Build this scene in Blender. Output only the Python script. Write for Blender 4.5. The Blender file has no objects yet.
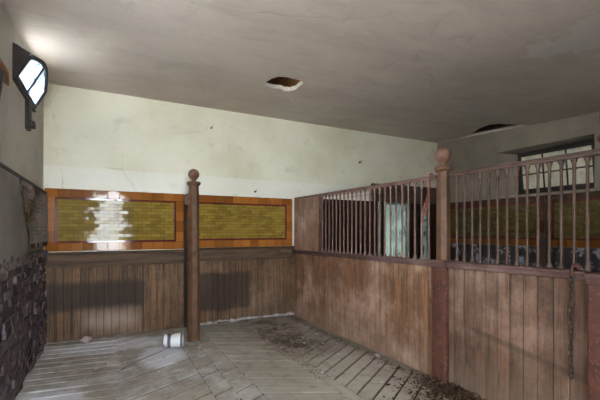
import bpy, bmesh, math, random
from mathutils import Vector, Matrix, noise as mnoise
from mathutils.geometry import tessellate_polygon
R = random.Random(7)
C = bpy.context.scene.collection
SC = bpy.context.scene
PI = math.pi

# ------------------------------------------------------------------ materials
class NT:
    def __init__(s, name):
        s.m = bpy.data.materials.new(name); s.m.use_nodes = True
        s.t = s.m.node_tree; s.t.nodes.clear()
        s.out = s.n('ShaderNodeOutputMaterial')
        s.tc = s.n('ShaderNodeTexCoord'); s.geo = s.n('ShaderNodeNewGeometry')
    def n(s, ty, **k):
        x = s.t.nodes.new(ty)
        for a, v in k.items(): setattr(x, a, v)
        return x
    def l(s, a, b): s.t.links.new(a, b)
    def put(s, sock, v):
        if isinstance(v, bpy.types.NodeSocket): s.l(v, sock)
        else: sock.default_value = v
    def pos(s): return s.geo.outputs['Position']
    def mapping(s, scale=(1,1,1), rot=(0,0,0), src=None):
        mp = s.n('ShaderNodeMapping'); s.l(src or s.pos(), mp.inputs[0])
        mp.inputs['Scale'].default_value = scale; mp.inputs['Rotation'].default_value = rot
        return mp.outputs[0]
    def noise(s, scale, detail=6, rough=.6, src=None, dist=0):
        x = s.n('ShaderNodeTexNoise'); s.l(src or s.pos(), x.inputs['Vector'])
        x.inputs['Scale'].default_value = scale; x.inputs['Detail'].default_value = detail
        x.inputs['Roughness'].default_value = rough; x.inputs['Distortion'].default_value = dist
        return x.outputs[0]
    def math(s, op, a, b=0.0, c=0.0, clamp=False):
        x = s.n('ShaderNodeMath', operation=op, use_clamp=clamp)
        s.put(x.inputs[0], a); s.put(x.inputs[1], b); s.put(x.inputs[2], c)
        return x.outputs[0]
    def ramp(s, v, lo, hi):            # smooth 0..1
        x = s.n('ShaderNodeMapRange', interpolation_type='SMOOTHSTEP', clamp=True)
        s.put(x.inputs[0], v); x.inputs[1].default_value = lo; x.inputs[2].default_value = hi
        return x.outputs[0]
    def mix(s, f, a, b, blend='MIX'):
        x = s.n('ShaderNodeMix', data_type='RGBA', blend_type=blend)
        s.put(x.inputs[0], f); 
        s.put(x.inputs[6], a if isinstance(a, bpy.types.NodeSocket) else (*a[:3], 1))
        s.put(x.inputs[7], b if isinstance(b, bpy.types.NodeSocket) else (*b[:3], 1))
        return x.outputs[2]
    def xyz(s):
        x = s.n('ShaderNodeSeparateXYZ'); s.l(s.pos(), x.inputs[0]); return x.outputs
    def island(s): return s.geo.outputs['Random Per Island']
    def box(s, ax, a0, a1, z0, z1, e=.05, wob=None):   # soft rectangle mask over axis ax and z
        o = s.xyz(); u = o[ax]; z = o[2]
        if wob is not None:
            u = s.math('ADD', u, wob); z = s.math('ADD', z, wob)
        m = s.math('MULTIPLY', s.ramp(u, a0-e, a0+e), s.math('SUBTRACT', 1, s.ramp(u, a1-e, a1+e)))
        k = s.math('MULTIPLY', s.ramp(z, z0-e, z0+e), s.math('SUBTRACT', 1, s.ramp(z, z1-e, z1+e)))
        return s.math('MULTIPLY', m, k)
    def bsdf(s, col, rough=.8, spec=.3, metal=0, bump=None, bstr=.3, bdist=.01):
        p = s.n('ShaderNodeBsdfPrincipled')
        s.put(p.inputs['Base Color'], col if isinstance(col, bpy.types.NodeSocket) else (*col, 1))
        s.put(p.inputs['Roughness'], rough); s.put(p.inputs['Specular IOR Level'], spec)
        p.inputs['Metallic'].default_value = metal
        if bump is not None:
            b = s.n('ShaderNodeBump'); b.inputs['Strength'].default_value = bstr
            b.inputs['Distance'].default_value = bdist
            s.l(bump, b.inputs['Height']); s.l(b.outputs[0], p.inputs['Normal'])
        s.l(p.outputs[0], s.out.inputs[0]); s.p = p
        return s.m

def sr(r, g, b):                       # sRGB 0-255 to linear
    f = lambda c: c/12.92 if c <= .04045 else ((c+.055)/1.055)**2.4
    return tuple(f(x/255) for x in (r, g, b))

def m_plaster(name, base, dirty, grime, rough=.55, spec=.35, band=None, grime_amt=.5):
    t = NT(name)
    big = t.noise(.9, 5, .6); mid = t.noise(4, 8, .65); fine = t.noise(45, 5, .6)
    col = t.mix(t.ramp(big, .35, .7), base, dirty)
    if band:                            # a whiter repainted band with a definite top edge
        z = t.math('ADD', t.xyz()[2], t.math('MULTIPLY', t.math('SUBTRACT', mid, .5), .02))
        inb = t.math('SUBTRACT', 1, t.ramp(z, band[0]-.006, band[0]+.006))
        col = t.mix(t.math('MULTIPLY', inb, .45), col, band[1])
    col = t.mix(t.math('MULTIPLY', t.ramp(mid, .55, .8), grime_amt), col, grime)
    sp = t.ramp(t.noise(16, 2, .5), .73, .78)
    col = t.mix(t.math('MULTIPLY', sp, .55*grime_amt), col, grime)
    col = t.mix(t.math('MULTIPLY', fine, .12), col, grime)
    vo = t.n('ShaderNodeTexVoronoi', feature='DISTANCE_TO_EDGE'); vo.inputs['Scale'].default_value = .55
    wv = t.n('ShaderNodeMixRGB', blend_type='ADD'); wv.inputs[0].default_value = .35
    nz = t.n('ShaderNodeTexNoise'); nz.inputs['Scale'].default_value = 2.2; nz.inputs['Detail'].default_value = 8
    t.l(t.pos(), nz.inputs['Vector']); t.l(t.pos(), wv.inputs[1]); t.l(nz.outputs[1], wv.inputs[2]); t.l(wv.outputs[0], vo.inputs['Vector'])
    crk = t.math('MULTIPLY', t.math('SUBTRACT', 1, t.ramp(vo.outputs[0], .0, .006)), t.ramp(big, .45, .6))
    col = t.mix(t.math('MULTIPLY', crk, .45), col, grime)
    col = t.mix(t.math('MULTIPLY', t.ramp(t.noise(24, 3, .6), .70, .74), .25), col, t.mix(.5, base, (1,1,1)))
    return t, col, t.math('ADD', t.math('MULTIPLY', mid, .8), t.math('MULTIPLY', fine, .25))

t, c, b = m_plaster('cream_plaster', sr(226,223,205), sr(208,204,180), sr(150,142,120), band=(2.38, sr(232,233,228)), grime_amt=.4)
M_CREAM = t.bsdf(c, .36, .4, bump=b, bstr=.25, bdist=.008)
t, c, b = m_plaster('grey_plaster', sr(196,193,184), sr(176,171,162), sr(122,113,102), grime_amt=.6)
M_GREY = t.bsdf(c, .8, .2, bump=b, bstr=.35, bdist=.01)
t, c, b = m_plaster('bare_render', sr(146,142,137), sr(124,120,115), sr(84,78,72), grime_amt=.6)
M_RENDER = t.bsdf(c, .9, .15, bump=b, bstr=.5, bdist=.012)
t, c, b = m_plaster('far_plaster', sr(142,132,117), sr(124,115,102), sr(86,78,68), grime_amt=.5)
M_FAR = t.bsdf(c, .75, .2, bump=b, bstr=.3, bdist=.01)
# ceiling: taupe distemper with swirls and a flaking lighter patch
t, c, b = m_plaster('ceiling_distemper', sr(208,196,184), sr(192,180,168), sr(146,134,122), grime_amt=.45)
vec = t.mapping((.5, 1.8, 1), (0, 0, .5))
c = t.mix(t.math('MULTIPLY', t.ramp(t.noise(1.6, 8, .7, vec, .8), .45, .75), .35), c, sr(150,140,131))
o = t.xyz()
dx = t.math('SUBTRACT', o[0], 3.85); dy = t.math('SUBTRACT', o[1], 1.75)
dd = t.math('SQRT', t.math('ADD', t.math('MULTIPLY', dx, dx), t.math('MULTIPLY', dy, dy)))
dd = t.math('ADD', dd, t.math('MULTIPLY', t.math('SUBTRACT', t.noise(3, 6, .7), .5), 1.6))
c = t.mix(t.math('MULTIPLY', t.math('SUBTRACT', 1, t.ramp(dd, .28, .36)), .8), c, sr(206,199,192))
M_CEIL = t.bsdf(c, .6, .25, bump=b, bstr=.3, bdist=.01)
t = NT('white_plaster_break'); M_BREAK = t.bsdf(t.mix(t.noise(20), sr(225,220,208), sr(180,170,155)), .9, .1)

def m_wood(name, a, b_, dark, haze=None, haze_amt=0, axis=2, grain=.55, rough=.65, spec=.3, plank=.35, extra=None):
    t = NT(name)
    sc = [46, 46, 46]; sc[axis] = 1.5
    sm = [15, 15, 15]; sm[axis] = .7
    g = t.noise(1, 8, .72, t.mapping(tuple(sc)), .5)
    g2 = t.noise(1, 5, .65, t.mapping(tuple(sm)), .3)
    big = t.noise(1.3, 7, .7); mid = t.noise(6, 7, .7)
    col = t.mix(t.ramp(g2, .36, .64), a, b_)
    col = t.mix(t.math('MULTIPLY', t.island(), plank), col, dark)
    col = t.mix(t.math('MULTIPLY', t.ramp(g, .47, .62), .85), col, dark)
    col = t.mix(t.math('MULTIPLY', t.ramp(mid, .5, .68), grain), col, dark)
    if haze:
        hm = t.math('ADD', t.math('MULTIPLY', big, .75), t.math('ADD', t.math('MULTIPLY', g2, .35), t.math('MULTIPLY', mid, .12)))
        hm = t.math('MULTIPLY', t.ramp(hm, .56, .78), haze_amt)
        col = t.mix(hm, col, haze)
        col = t.mix(t.math('MULTIPLY', t.ramp(t.noise(55, 3, .6), .66, .74), .3), col, haze)
    if extra: col = extra(t, col, g, mid)
    return t.bsdf(col, rough, spec, bump=g, bstr=.35, bdist=.006)

def foot_wear(t, col, g, mid):
    o = t.xyz()
    zz = t.math('ADD', o[2], t.math('MULTIPLY', t.math('SUBTRACT', mid, .5), .5))
    col = t.mix(t.math('MULTIPLY', t.math('SUBTRACT', 1, t.ramp(zz, .05, .5)), .35), col, sr(128,112,98))
    # old rub line running down the boards of the near panel
    line = t.math('ADD', o[2], t.math('MULTIPLY', o[1], -.16))
    lw = t.math('MULTIPLY', t.ramp(line, .20, .235), t.math('SUBTRACT', 1, t.ramp(line, .255, .28)))
    lw = t.math('MULTIPLY', lw, t.math('SUBTRACT', 1, t.ramp(o[1], 2.2, 2.35)))
    return t.mix(t.math('MULTIPLY', lw, .6), col, sr(60,46,40))
M_PART = m_wood('worn_red_brown_boards', sr(130,93,66), sr(100,68,47), sr(64,43,31), sr(176,146,128), .9, extra=foot_wear)
M_PARTN = m_wood('weathered_plum_boards', sr(112,82,64), sr(84,60,46), sr(54,38,30), sr(146,120,106), .75, plank=.5, extra=foot_wear)
M_SOLID = m_wood('pale_worn_panel', sr(150,118,98), sr(120,90,72), sr(90,66,52), sr(188,164,150), .8)
M_RAIL = m_wood('red_brown_moulding', sr(98,68,61), sr(79,54,49), sr(57,38,35), sr(130,109,105), .7, axis=1)

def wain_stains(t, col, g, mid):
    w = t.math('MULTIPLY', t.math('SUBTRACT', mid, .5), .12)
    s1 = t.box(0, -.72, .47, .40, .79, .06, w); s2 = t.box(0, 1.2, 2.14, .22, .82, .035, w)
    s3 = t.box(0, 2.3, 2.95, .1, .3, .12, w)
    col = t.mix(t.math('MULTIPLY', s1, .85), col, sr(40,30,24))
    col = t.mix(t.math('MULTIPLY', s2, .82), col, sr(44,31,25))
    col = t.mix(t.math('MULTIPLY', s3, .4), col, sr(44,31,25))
    pale = t.box(0, -.3, .4, .12, .36, .12, w)
    col = t.mix(t.math('MULTIPLY', pale, .5), col, sr(168,146,136))
    z = t.math('ADD', t.xyz()[2], t.math('MULTIPLY', t.math('SUBTRACT', t.noise(14, 4), .5), .12))
    foot = t.math('MULTIPLY', t.math('SUBTRACT', 1, t.ramp(z, .035, .06)), t.ramp(t.xyz()[0], .9, 1.5))
    return t.mix(t.math('MULTIPLY', foot, .55), col, sr(190,190,195))
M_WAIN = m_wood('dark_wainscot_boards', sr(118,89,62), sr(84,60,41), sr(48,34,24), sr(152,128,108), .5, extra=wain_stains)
M_WRAIL = m_wood('dark_wainscot_rail', sr(104,80,58), sr(76,56,40), sr(46,34,25), axis=0)
M_DARKW = m_wood('dark_brown_panel_wood', sr(70,46,36), sr(50,32,25), sr(34,22,17))
M_OAK = m_wood('dusty_brown_timber', sr(196,134,84), sr(156,102,62), sr(84,60,42), axis=1)
M_LINTEL = m_wood('grey_brown_lintel', sr(104,92,80), sr(84,73,62), sr(60,50,42), axis=0)

def m_paintmetal(name, a, b_, chip, chip_amt=.5, rough=.55):
    t = NT(name)
    n1 = t.noise(9, 8, .7); n2 = t.noise(38, 6, .65)
    col = t.mix(t.ramp(n1, .35, .7), a, b_)
    col = t.mix(t.math('MULTIPLY', t.ramp(n2, .56, .66), chip_amt), col, chip)
    return t.bsdf(col, rough, .35, bump=n2, bstr=.3, bdist=.004)
M_POST = m_paintmetal('flaking_brown_post_paint', sr(92,63,42), sr(66,44,30), sr(116,90,70), .3)
M_POSTR = m_paintmetal('rust_red_casing_paint', sr(84,50,40), sr(62,37,30), sr(128,96,86), .5)
M_BAR = m_paintmetal('rusty_bar_paint', sr(116,88,80), sr(86,64,57), sr(146,122,114), .35)
M_BARD = m_paintmetal('dark_rusty_bar_paint', sr(78,57,46), sr(54,39,31), sr(98,74,58), .35)
M_BALL = m_paintmetal('dusty_ball_paint', sr(108,78,64), sr(84,58,46), sr(138,110,98), .35)
M_IRON = m_paintmetal('dark_rusted_iron', sr(60,44,36), sr(42,32,28), sr(96,62,44), .5, .7)
M_SASH = m_paintmetal('black_brown_sash', sr(40,30,26), sr(28,22,20), sr(70,56,48), .3)

def m_tile(name, a, b_, rough=.05, dirt=.3, spec=.4):
    t = NT(name)
    col = t.mix(t.island(), a, b_)
    col = t.mix(t.math('MULTIPLY', t.ramp(t.noise(3, 6, .7), .5, .75), dirt), col, sr(60,48,30))
    r = t.math('ADD', rough, t.math('MULTIPLY', t.ramp(t.noise(5, 5, .65), .4, .8), .06))
    return t.bsdf(col, r, spec, bump=t.noise(14, 2, .5), bstr=.05, bdist=.01)
M_OLIVE = m_tile('olive_glazed_tile', sr(142,120,54), sr(116,95,40), dirt=.5, spec=.14)
M_ORANGE = m_tile('amber_glazed_tile', sr(162,104,46), sr(122,70,30), dirt=.5, spec=.2)
M_FARAMB = m_tile('shaded_amber_tile', sr(138,84,34), sr(104,60,26), .2, .4)  # far-wall tile colours darkened to stand in for the dim second stall
M_FARBRN = m_tile('shaded_red_brown_tile', sr(78,46,32), sr(58,34,24), .25, .4)
M_FAROLV = m_tile('shaded_olive_tile', sr(96,82,42), sr(70,58,28), .25, .5)
M_MAROON = m_tile('maroon_glazed_tile', sr(108,36,40), sr(80,24,30), dirt=.15)
M_BROWNT = m_tile('soiled_brown_tile', sr(76,54,36), sr(36,28,22), .3, .6, .08)
t = NT('tile_grout'); M_GROUT = t.bsdf(t.mix(t.noise(8), sr(70,58,36), sr(48,38,26)), .9, .1)

t = NT('rough_old_brick')
n = t.noise(10, 7, .7); c = t.mix(t.island(), sr(104,88,88), sr(66,56,58))
c = t.mix(t.math('MULTIPLY', t.ramp(n, .5, .7), .6), c, sr(132,126,134))
c = t.mix(t.math('MULTIPLY', t.ramp(t.noise(3, 4), .5, .7), .5), c, sr(44,36,36))
M_BRICK = t.bsdf(c, .85, .25, bump=t.noise(28, 8, .7), bstr=.8, bdist=.02)
t = NT('dirty_mortar'); M_MORTAR = t.bsdf(t.mix(t.noise(12), sr(62,54,50), sr(40,34,32)), .95, .1, bump=t.noise(40), bstr=.6)

# floor
t = NT('worn_stable_paviors')
n1 = t.noise(1.1, 7, .65); n2 = t.noise(7, 8, .7); n3 = t.noise(30, 6, .65)
c = t.mix(t.ramp(n1, .35, .68), sr(162,154,144), sr(134,125,114))
c = t.mix(t.math('MULTIPLY', t.island(), .25), c, sr(140,132,122))
c = t.mix(t.math('MULTIPLY', t.ramp(n2, .48, .70), .6), c, sr(104,90,76))
o = t.xyz()
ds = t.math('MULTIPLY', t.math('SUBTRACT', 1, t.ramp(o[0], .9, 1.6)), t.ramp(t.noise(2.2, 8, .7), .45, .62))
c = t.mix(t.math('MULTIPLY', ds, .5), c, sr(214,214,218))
dm = t.math('MULTIPLY', t.box(0, 1.95, 2.6, -9, 9, .25), t.math('MULTIPLY', t.ramp(o[1], 3.7, 4.2), t.ramp(t.noise(4.5, 7, .7), .42, .58)))
c = t.mix(t.math('MULTIPLY', dm, .8), c, sr(66,50,36))
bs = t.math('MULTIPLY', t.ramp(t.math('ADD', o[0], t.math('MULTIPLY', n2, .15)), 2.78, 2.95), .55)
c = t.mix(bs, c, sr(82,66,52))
c = t.mix(t.math('MULTIPLY', t.ramp(n3, .66, .72), .35), c, sr(205,200,195))
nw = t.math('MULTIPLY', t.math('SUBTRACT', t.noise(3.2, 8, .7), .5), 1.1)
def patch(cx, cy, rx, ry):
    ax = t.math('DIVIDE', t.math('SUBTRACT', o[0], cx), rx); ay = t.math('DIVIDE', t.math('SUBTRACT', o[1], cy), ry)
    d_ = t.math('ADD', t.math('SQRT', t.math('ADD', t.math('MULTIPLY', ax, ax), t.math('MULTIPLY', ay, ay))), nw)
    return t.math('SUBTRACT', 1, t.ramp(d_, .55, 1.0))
for pc in ((.05,5.45,.85,.38),(-.5,3.75,.42,.6),(.6,4.7,.35,.5)):  # cool daylight on the floor, painted in as pale blue-white patches
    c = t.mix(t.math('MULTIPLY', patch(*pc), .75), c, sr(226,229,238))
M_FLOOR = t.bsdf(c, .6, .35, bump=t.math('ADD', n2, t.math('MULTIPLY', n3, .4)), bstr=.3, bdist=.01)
t = NT('floor_joint_dirt'); M_JOINT = t.bsdf(t.mix(t.noise(6), sr(58,47,38), sr(36,28,22)), .95, .1)

t = NT('dry_leaves')
rp = t.n('ShaderNodeValToRGB'); t.l(t.island(), rp.inputs[0])
el = rp.color_ramp.elements
el[0].color = (*sr(38,28,22), 1); el[1].color = (*sr(140,108,62), 1); el[1].position = 1
for p_, cc in ((.4, sr(54,38,28)), (.7, sr(84,60,40)), (.9, sr(120,100,82))):
    e = el.new(p_); e.color = (*cc, 1)
M_LEAF = t.bsdf(rp.outputs[0], .8, .2)
t = NT('brown_straw'); M_STRAW = t.bsdf(t.mix(t.island(), sr(50,38,27), sr(96,76,54)), .9, .1)
t = NT('white_plaster_crumb'); M_CHIP = t.bsdf(t.mix(t.noise(30), sr(215,210,202), sr(170,164,155)), .9, .1)
t = NT('chalky_tin_paint'); M_TIN = t.bsdf(t.mix(t.ramp(t.noise(12, 6), .5, .65), sr(206,208,212), sr(120,112,108)), .5, .4)
t = NT('brown_tin_rust'); M_RUST = t.bsdf(t.mix(t.noise(14, 6), sr(128,106,94), sr(78,60,50)), .8, .2)
t = NT('dark_tin_band'); M_BAND = t.bsdf(t.mix(t.noise(18, 6), sr(52,54,62), sr(80,80,86)), .6, .3)
t = NT('red_cord_fibre'); M_CORD = t.bsdf(t.mix(t.noise(30), sr(96,42,38), sr(122,66,60)), .8, .2)
t = NT('red_brick_piece'); M_BPIECE = t.bsdf(t.mix(t.noise(18), sr(140,104,104), sr(175,165,170)), .9, .1)
t = NT('limewashed_pane')
M_PANE = t.bsdf(t.mix(t.ramp(t.noise(7, 6, .7), .4, .7), sr(206,200,178), sr(168,168,150)), .35, .5)
t = NT('outside_gravel'); M_GRAVEL = t.bsdf(t.mix(t.noise(3, 6), sr(158,160,162), sr(134,136,138)), .95, .1)
t = NT('outside_leaf'); M_BUSH = t.bsdf(t.mix(t.island(), sr(60,84,52), sr(96,120,76)), .7, .2)
t = NT('pale_green_paint'); M_GREEN = t.bsdf(t.mix(t.noise(6, 6), sr(150,180,166), sr(118,146,134)), .6, .3)

def m_glass(name, tint, dirt=0, dirtcol=(1,1,1)):
    t = NT(name)
    tr = t.n('ShaderNodeBsdfTransparent'); tr.inputs[0].default_value = (*tint, 1)
    gl = t.n('ShaderNodeBsdfGlossy'); gl.inputs['Roughness'].default_value = .03
    fr = t.n('ShaderNodeFresnel'); fr.inputs[0].default_value = 1.45
    mx = t.n('ShaderNodeMixShader'); t.l(fr.outputs[0], mx.inputs[0]); t.l(tr.outputs[0], mx.inputs[1]); t.l(gl.outputs[0], mx.inputs[2])
    last = mx.outputs[0]
    if dirt:
        tl = t.n('ShaderNodeBsdfTranslucent'); tl.inputs[0].default_value = (*dirtcol, 1)
        m2 = t.n('ShaderNodeMixShader')
        t.l(t.math('MULTIPLY', t.ramp(t.noise(4.5, 6, .7), .36, .56), dirt), m2.inputs[0])
        t.l(last, m2.inputs[1]); t.l(tl.outputs[0], m2.inputs[2]); last = m2.outputs[0]
    t.l(last, t.out.inputs[0]); return t.m
M_GLASS = m_glass('clear_window_glass', (.93,.95,.97))
M_MILKY = m_glass('milky_dusty_glass', (.5,.55,.6), .9, (.32,.37,.44))
M_DIRTY = m_glass('dirty_turquoise_glass', (.075,.082,.078), .6, (.085,.10,.092))

# ------------------------------------------------------------------ mesh helpers
ORG = {}
def obj(name, bm, m, parent=None, bevel=0, smooth=False, seg=2):
    me = bpy.data.meshes.new(name)
    org = ORG.get(parent.name, Vector()) if parent else Vector()
    if org.length: bmesh.ops.translate(bm, verts=bm.verts, vec=-org)
    bmesh.ops.recalc_face_normals(bm, faces=bm.faces)
    bm.to_mesh(me); bm.free()
    if smooth:
        for p in me.polygons: p.use_smooth = True
    me.materials.append(m)
    o = bpy.data.objects.new(name, me); C.objects.link(o)
    if parent: o.parent = parent; ORG[o.name] = org
    if bevel:
        b = o.modifiers.new('bevel', 'BEVEL'); b.width = bevel; b.segments = seg; b.limit_method = 'ANGLE'
    return o
def struct(name, bm, m, parent=None, **k):
    o = obj(name, bm, m, parent, **k)
    if not parent: o['kind'] = 'structure'
    return o
def tag(o, label, cat, group=None, kind=None):
    o['label'] = label; o['category'] = cat
    if group: o['group'] = group
    if kind: o['kind'] = kind
    return o
def thing(name, loc, label=None, cat=None, group=None, structure=False):
    o = bpy.data.objects.new(name, None); C.objects.link(o); o.location = loc; o.empty_display_size = .1
    ORG[o.name] = Vector(loc)
    if structure: o['kind'] = 'structure'
    else: tag(o, label, cat, group)
    return o
def B(): return bmesh.new()
def box(bm, x0, x1, y0, y1, z0, z1, mat=None):
    vs = [bm.verts.new((x, y, z)) for z in (z0, z1) for x, y in ((x0,y0),(x1,y0),(x1,y1),(x0,y1))]
    if mat is not None:
        for v in vs: v.co = mat @ v.co
    for f in ((3,2,1,0),(4,5,6,7),(0,1,5,4),(1,2,6,5),(2,3,7,6),(3,0,4,7)): bm.faces.new([vs[i] for i in f])
    return vs
def lathe(bm, prof, cx, cy, n=16, z0=0, sx=1, sy=1, rot=0):
    rings = []
    for r, z in prof:
        rings.append([bm.verts.new((cx+r*math.cos(rot+2*PI*i/n)*sx, cy+r*math.sin(rot+2*PI*i/n)*sy, z0+z)) for i in range(n)])
    for a, b in zip(rings, rings[1:]):
        for i in range(n): bm.faces.new((a[i], a[(i+1)%n], b[(i+1)%n], b[i]))
    bm.faces.new(rings[0][::-1]); bm.faces.new(rings[-1])
def tube(bm, pts, r, n=8, closed=False):
    pts = [Vector(p) for p in pts]; rings = []; N = len(pts)
    rr = r if isinstance(r, (list, tuple)) else [r]*N
    up = None
    for i, p in enumerate(pts):
        d = (pts[(i+1)%N]-pts[i-1]) if closed else (pts[min(i+1,N-1)]-pts[max(i-1,0)])
        d.normalize()
        if up is None: up = Vector((0,0,1)) if abs(d.z) < .9 else Vector((1,0,0))
        a = d.cross(up)
        if a.length < 1e-4: a = d.cross(Vector((0,1,0)))
        a.normalize(); b = a.cross(d).normalized(); up = b
        rings.append([bm.verts.new(p+(a*math.cos(2*PI*k/n)+b*math.sin(2*PI*k/n))*rr[i]) for k in range(n)])
    for i in range(N if closed else N-1):
        a, b = rings[i], rings[(i+1)%N]
        for k in range(n): bm.faces.new((a[k], a[(k+1)%n], b[(k+1)%n], b[k]))
    if not closed: bm.faces.new(rings[0][::-1]); bm.faces.new(rings[-1])
def slab(bm, outer, holes, f, tv):
    """flat plate with holes; 2-D outlines mapped by f to 3-D, extruded by the vector tv"""
    tv = Vector(tv); loops = [outer]+holes; flat = [p for lp in loops for p in lp]
    tris = tessellate_polygon([[Vector((p[0], p[1], 0)) for p in lp] for lp in loops])
    a = [bm.verts.new(f(*p)) for p in flat]; b = [bm.verts.new(Vector(f(*p))+tv) for p in flat]
    for t_ in tris:
        try:
            bm.faces.new([a[i] for i in t_]); bm.faces.new([b[i] for i in reversed(t_)])
        except ValueError: pass
    k = 0
    for lp in loops:
        n = len(lp)
        for i in range(n):
            j = (i+1)%n
            bm.faces.new((a[k+i], a[k+j], b[k+j], b[k+i]))
        k += n
def dup(o, loc, parent=None):
    c = o.copy(); C.objects.link(c); c.location = loc
    if parent: c.parent = parent
    return c
def ragged(p, q, n, amp, ax=None):
    """points from p towards q (q left out) with jitter across"""
    out = []
    d = Vector((q[0]-p[0], q[1]-p[1])); nrm = Vector((-d.y, d.x)).normalized()
    for i in range(n):
        s = i/n; j = 0 if i == 0 else (R.random()-.5)*2*amp
        out.append((p[0]+d.x*s+nrm.x*j, p[1]+d.y*s+nrm.y*j))
    return out

# ------------------------------------------------------------------ dimensions
XL, XR, YB, YF = -.75, 6.60, 5.96, -1.80
XP = 2.95
def zc(y): return 3.48-.055*(YB-y)
TOP = 4.0

# ------------------------------------------------------------------ floor
bm = B(); box(bm, XL-.3, XR+.3, YF-.3, YB+.3, -.2, -.014)
floor = struct('floor', bm, M_JOINT)
bm = B()
def pave(x0, x1, slope, pitch, gap, y0=YF, y1=YB+.0):
    """diagonal paviors laid between the lines x0 and x1"""
    w = x1-x0; y = y0-abs(slope)*w-pitch
    while y < y1+abs(slope)*w:
        ya, yb = y+gap/2, y+pitch-gap/2
        P = [(x0+.006, ya), (x1-.006, ya+slope*w), (x1-.006, yb+slope*w), (x0+.006, yb)]
        # clip to the room
        if max(p[1] for p in P) > y0 and min(p[1] for p in P) < y1:
            P = [(px, min(max(py, y0), y1)) for px, py in P]
            if P[3][1]-P[0][1] > .01 or P[2][1]-P[1][1] > .01:
                h = R.uniform(-.003, .003)
                vs = [bm.verts.new((px, py, h)) for px, py in P]
                vb = [bm.verts.new((px, py, -.03)) for px, py in P]
                try:
                    bm.faces.new(vs)
                    for i in range(4): bm.faces.new((vs[i], vb[i], vb[(i+1)%4], vs[(i+1)%4]))
                except ValueError: pass
        y += pitch
pave(XL, .129, -.12, .17, .034); pave(.119, .87, .5, .262, .042)
pave(.87, 1.07, .5, .262, .036); pave(1.07, 1.28, .5, .262, .03)
pave(1.28, 1.93, -.5, .19, .034); pave(1.93, 2.03, 0, .8, .008); pave(2.03, 2.90, .64, .19, .026)
pave(2.90, 4.0, 0, .25, .012); pave(4.0, 5.3, .5, .25, .012); pave(5.3, XR, -.5, .25, .012)
bmesh.ops.remove_doubles(bm, verts=bm.verts, dist=.0001)
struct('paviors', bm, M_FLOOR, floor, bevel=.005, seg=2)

# ------------------------------------------------------------------ ceiling with its two holes
hole1 = [(1.792, 4.472), (1.79, 4.366), (1.807, 4.212), (1.854, 4.106), (1.934, 4.076), (2.047, 4.085), (2.169, 4.091), (2.208, 4.15), (2.216, 4.276), (2.235, 4.401), (2.194, 4.498), (2.116, 4.522), (2.056, 4.489), (1.968, 4.52), (1.877, 4.508)]
hole2 = [(6.585,5.9),(6.545,5.9),(6.53,5.6),(6.545,5.4),(6.50,5.1),(6.40,4.95),(6.24,4.7),(6.12,4.55),(6.02,4.27),(6.10,4.12),(6.22,4.1),(6.40,3.98),(6.585,3.9)]
bm = B()
slab(bm, [(XL-.3,YF-.3),(XR+.3,YF-.3),(XR+.3,YB+.3),(XL-.3,YB+.3)], [hole1, hole2], lambda x, y: (x, y, zc(y)), (0,0,.045))
ceiling = struct('ceiling', bm, M_CEIL)
def lip(pts, w, drop, name, m, keep=lambda i: True):
    bm = B(); n = len(pts); cx = sum(p[0] for p in pts)/n; cy = sum(p[1] for p in pts)/n
    A = []; D = []; U = []
    for x, y in pts:
        d = Vector((x-cx, y-cy)).normalized(); ww = w*R.uniform(.3, 1.3)
        A.append(bm.verts.new((x-d.x*.004, y-d.y*.004, zc(y)+.045)))
        U.append(bm.verts.new((x-d.x*.004, y-d.y*.004, zc(y)-drop*R.uniform(.4, 1.2))))
        D.append(bm.verts.new((x+d.x*ww, y+d.y*ww, zc(y)-.0008)))
    for i in range(n):
        j = (i+1)%n
        if keep(i):
            bm.faces.new((A[i], A[j], U[j], U[i])); bm.faces.new((U[i], U[j], D[j], D[i]))
    for v in list(bm.verts):
        if not v.link_faces: bm.verts.remove(v)
    obj(name, bm, m, ceiling)
lip(hole1, .028, .010, 'broken_edge', M_BREAK, lambda i: i >= 7 or i == 0)
bm = B()   # crack running away from the hole
pth = [(2.11, 4.574), (2.199, 4.667), (2.305, 4.758), (2.425, 4.905), (2.591, 5.101)]
for (a, b) in zip(pth, pth[1:]):
    d = Vector((b[0]-a[0], b[1]-a[1])).normalized(); n_ = Vector((-d.y, d.x))*R.uniform(.007, .014)
    vs = [bm.verts.new((p[0]+s*n_.x, p[1]+s*n_.y, zc(p[1])-.003)) for p, s in ((a,-1),(b,-1),(b,1),(a,1))]
    vt = [bm.verts.new((v.co.x, v.co.y, v.co.z+.004)) for v in vs]
    bm.faces.new(vs)
    for i in range(4): bm.faces.new((vs[i], vs[(i+1)%4], vt[(i+1)%4], vt[i]))
obj('plaster_crack', bm, M_BREAK, ceiling)
bm = B(); box(bm, XR-.10, XR-.002, YF, YB, zc(YF)+.5, 3.86)  # dark board added above the wall gap to stand in for attic darkness
for v in bm.verts:
    if v.co.z < 3.8: v.co.z = zc(v.co.y)+.046
obj('gap_shade_board', bm, M_DARKW, ceiling)
for x in (1.55, 2.215, 2.98):
    bm = B(); box(bm, x, x+.075, YF, YB, zc(YF)+.54, 3.86); 
    for v in bm.verts: v.co.z = (zc(v.co.y)+.05) if v.co.z < 3.8 else 3.86
    obj('joist', bm, M_OAK, ceiling)
bm = B(); box(bm, XL-.3, XR+.3, YF-.3, YB+.3, 3.86, 4.0); obj('roof_deck', bm, M_DARKW, ceiling)

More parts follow.
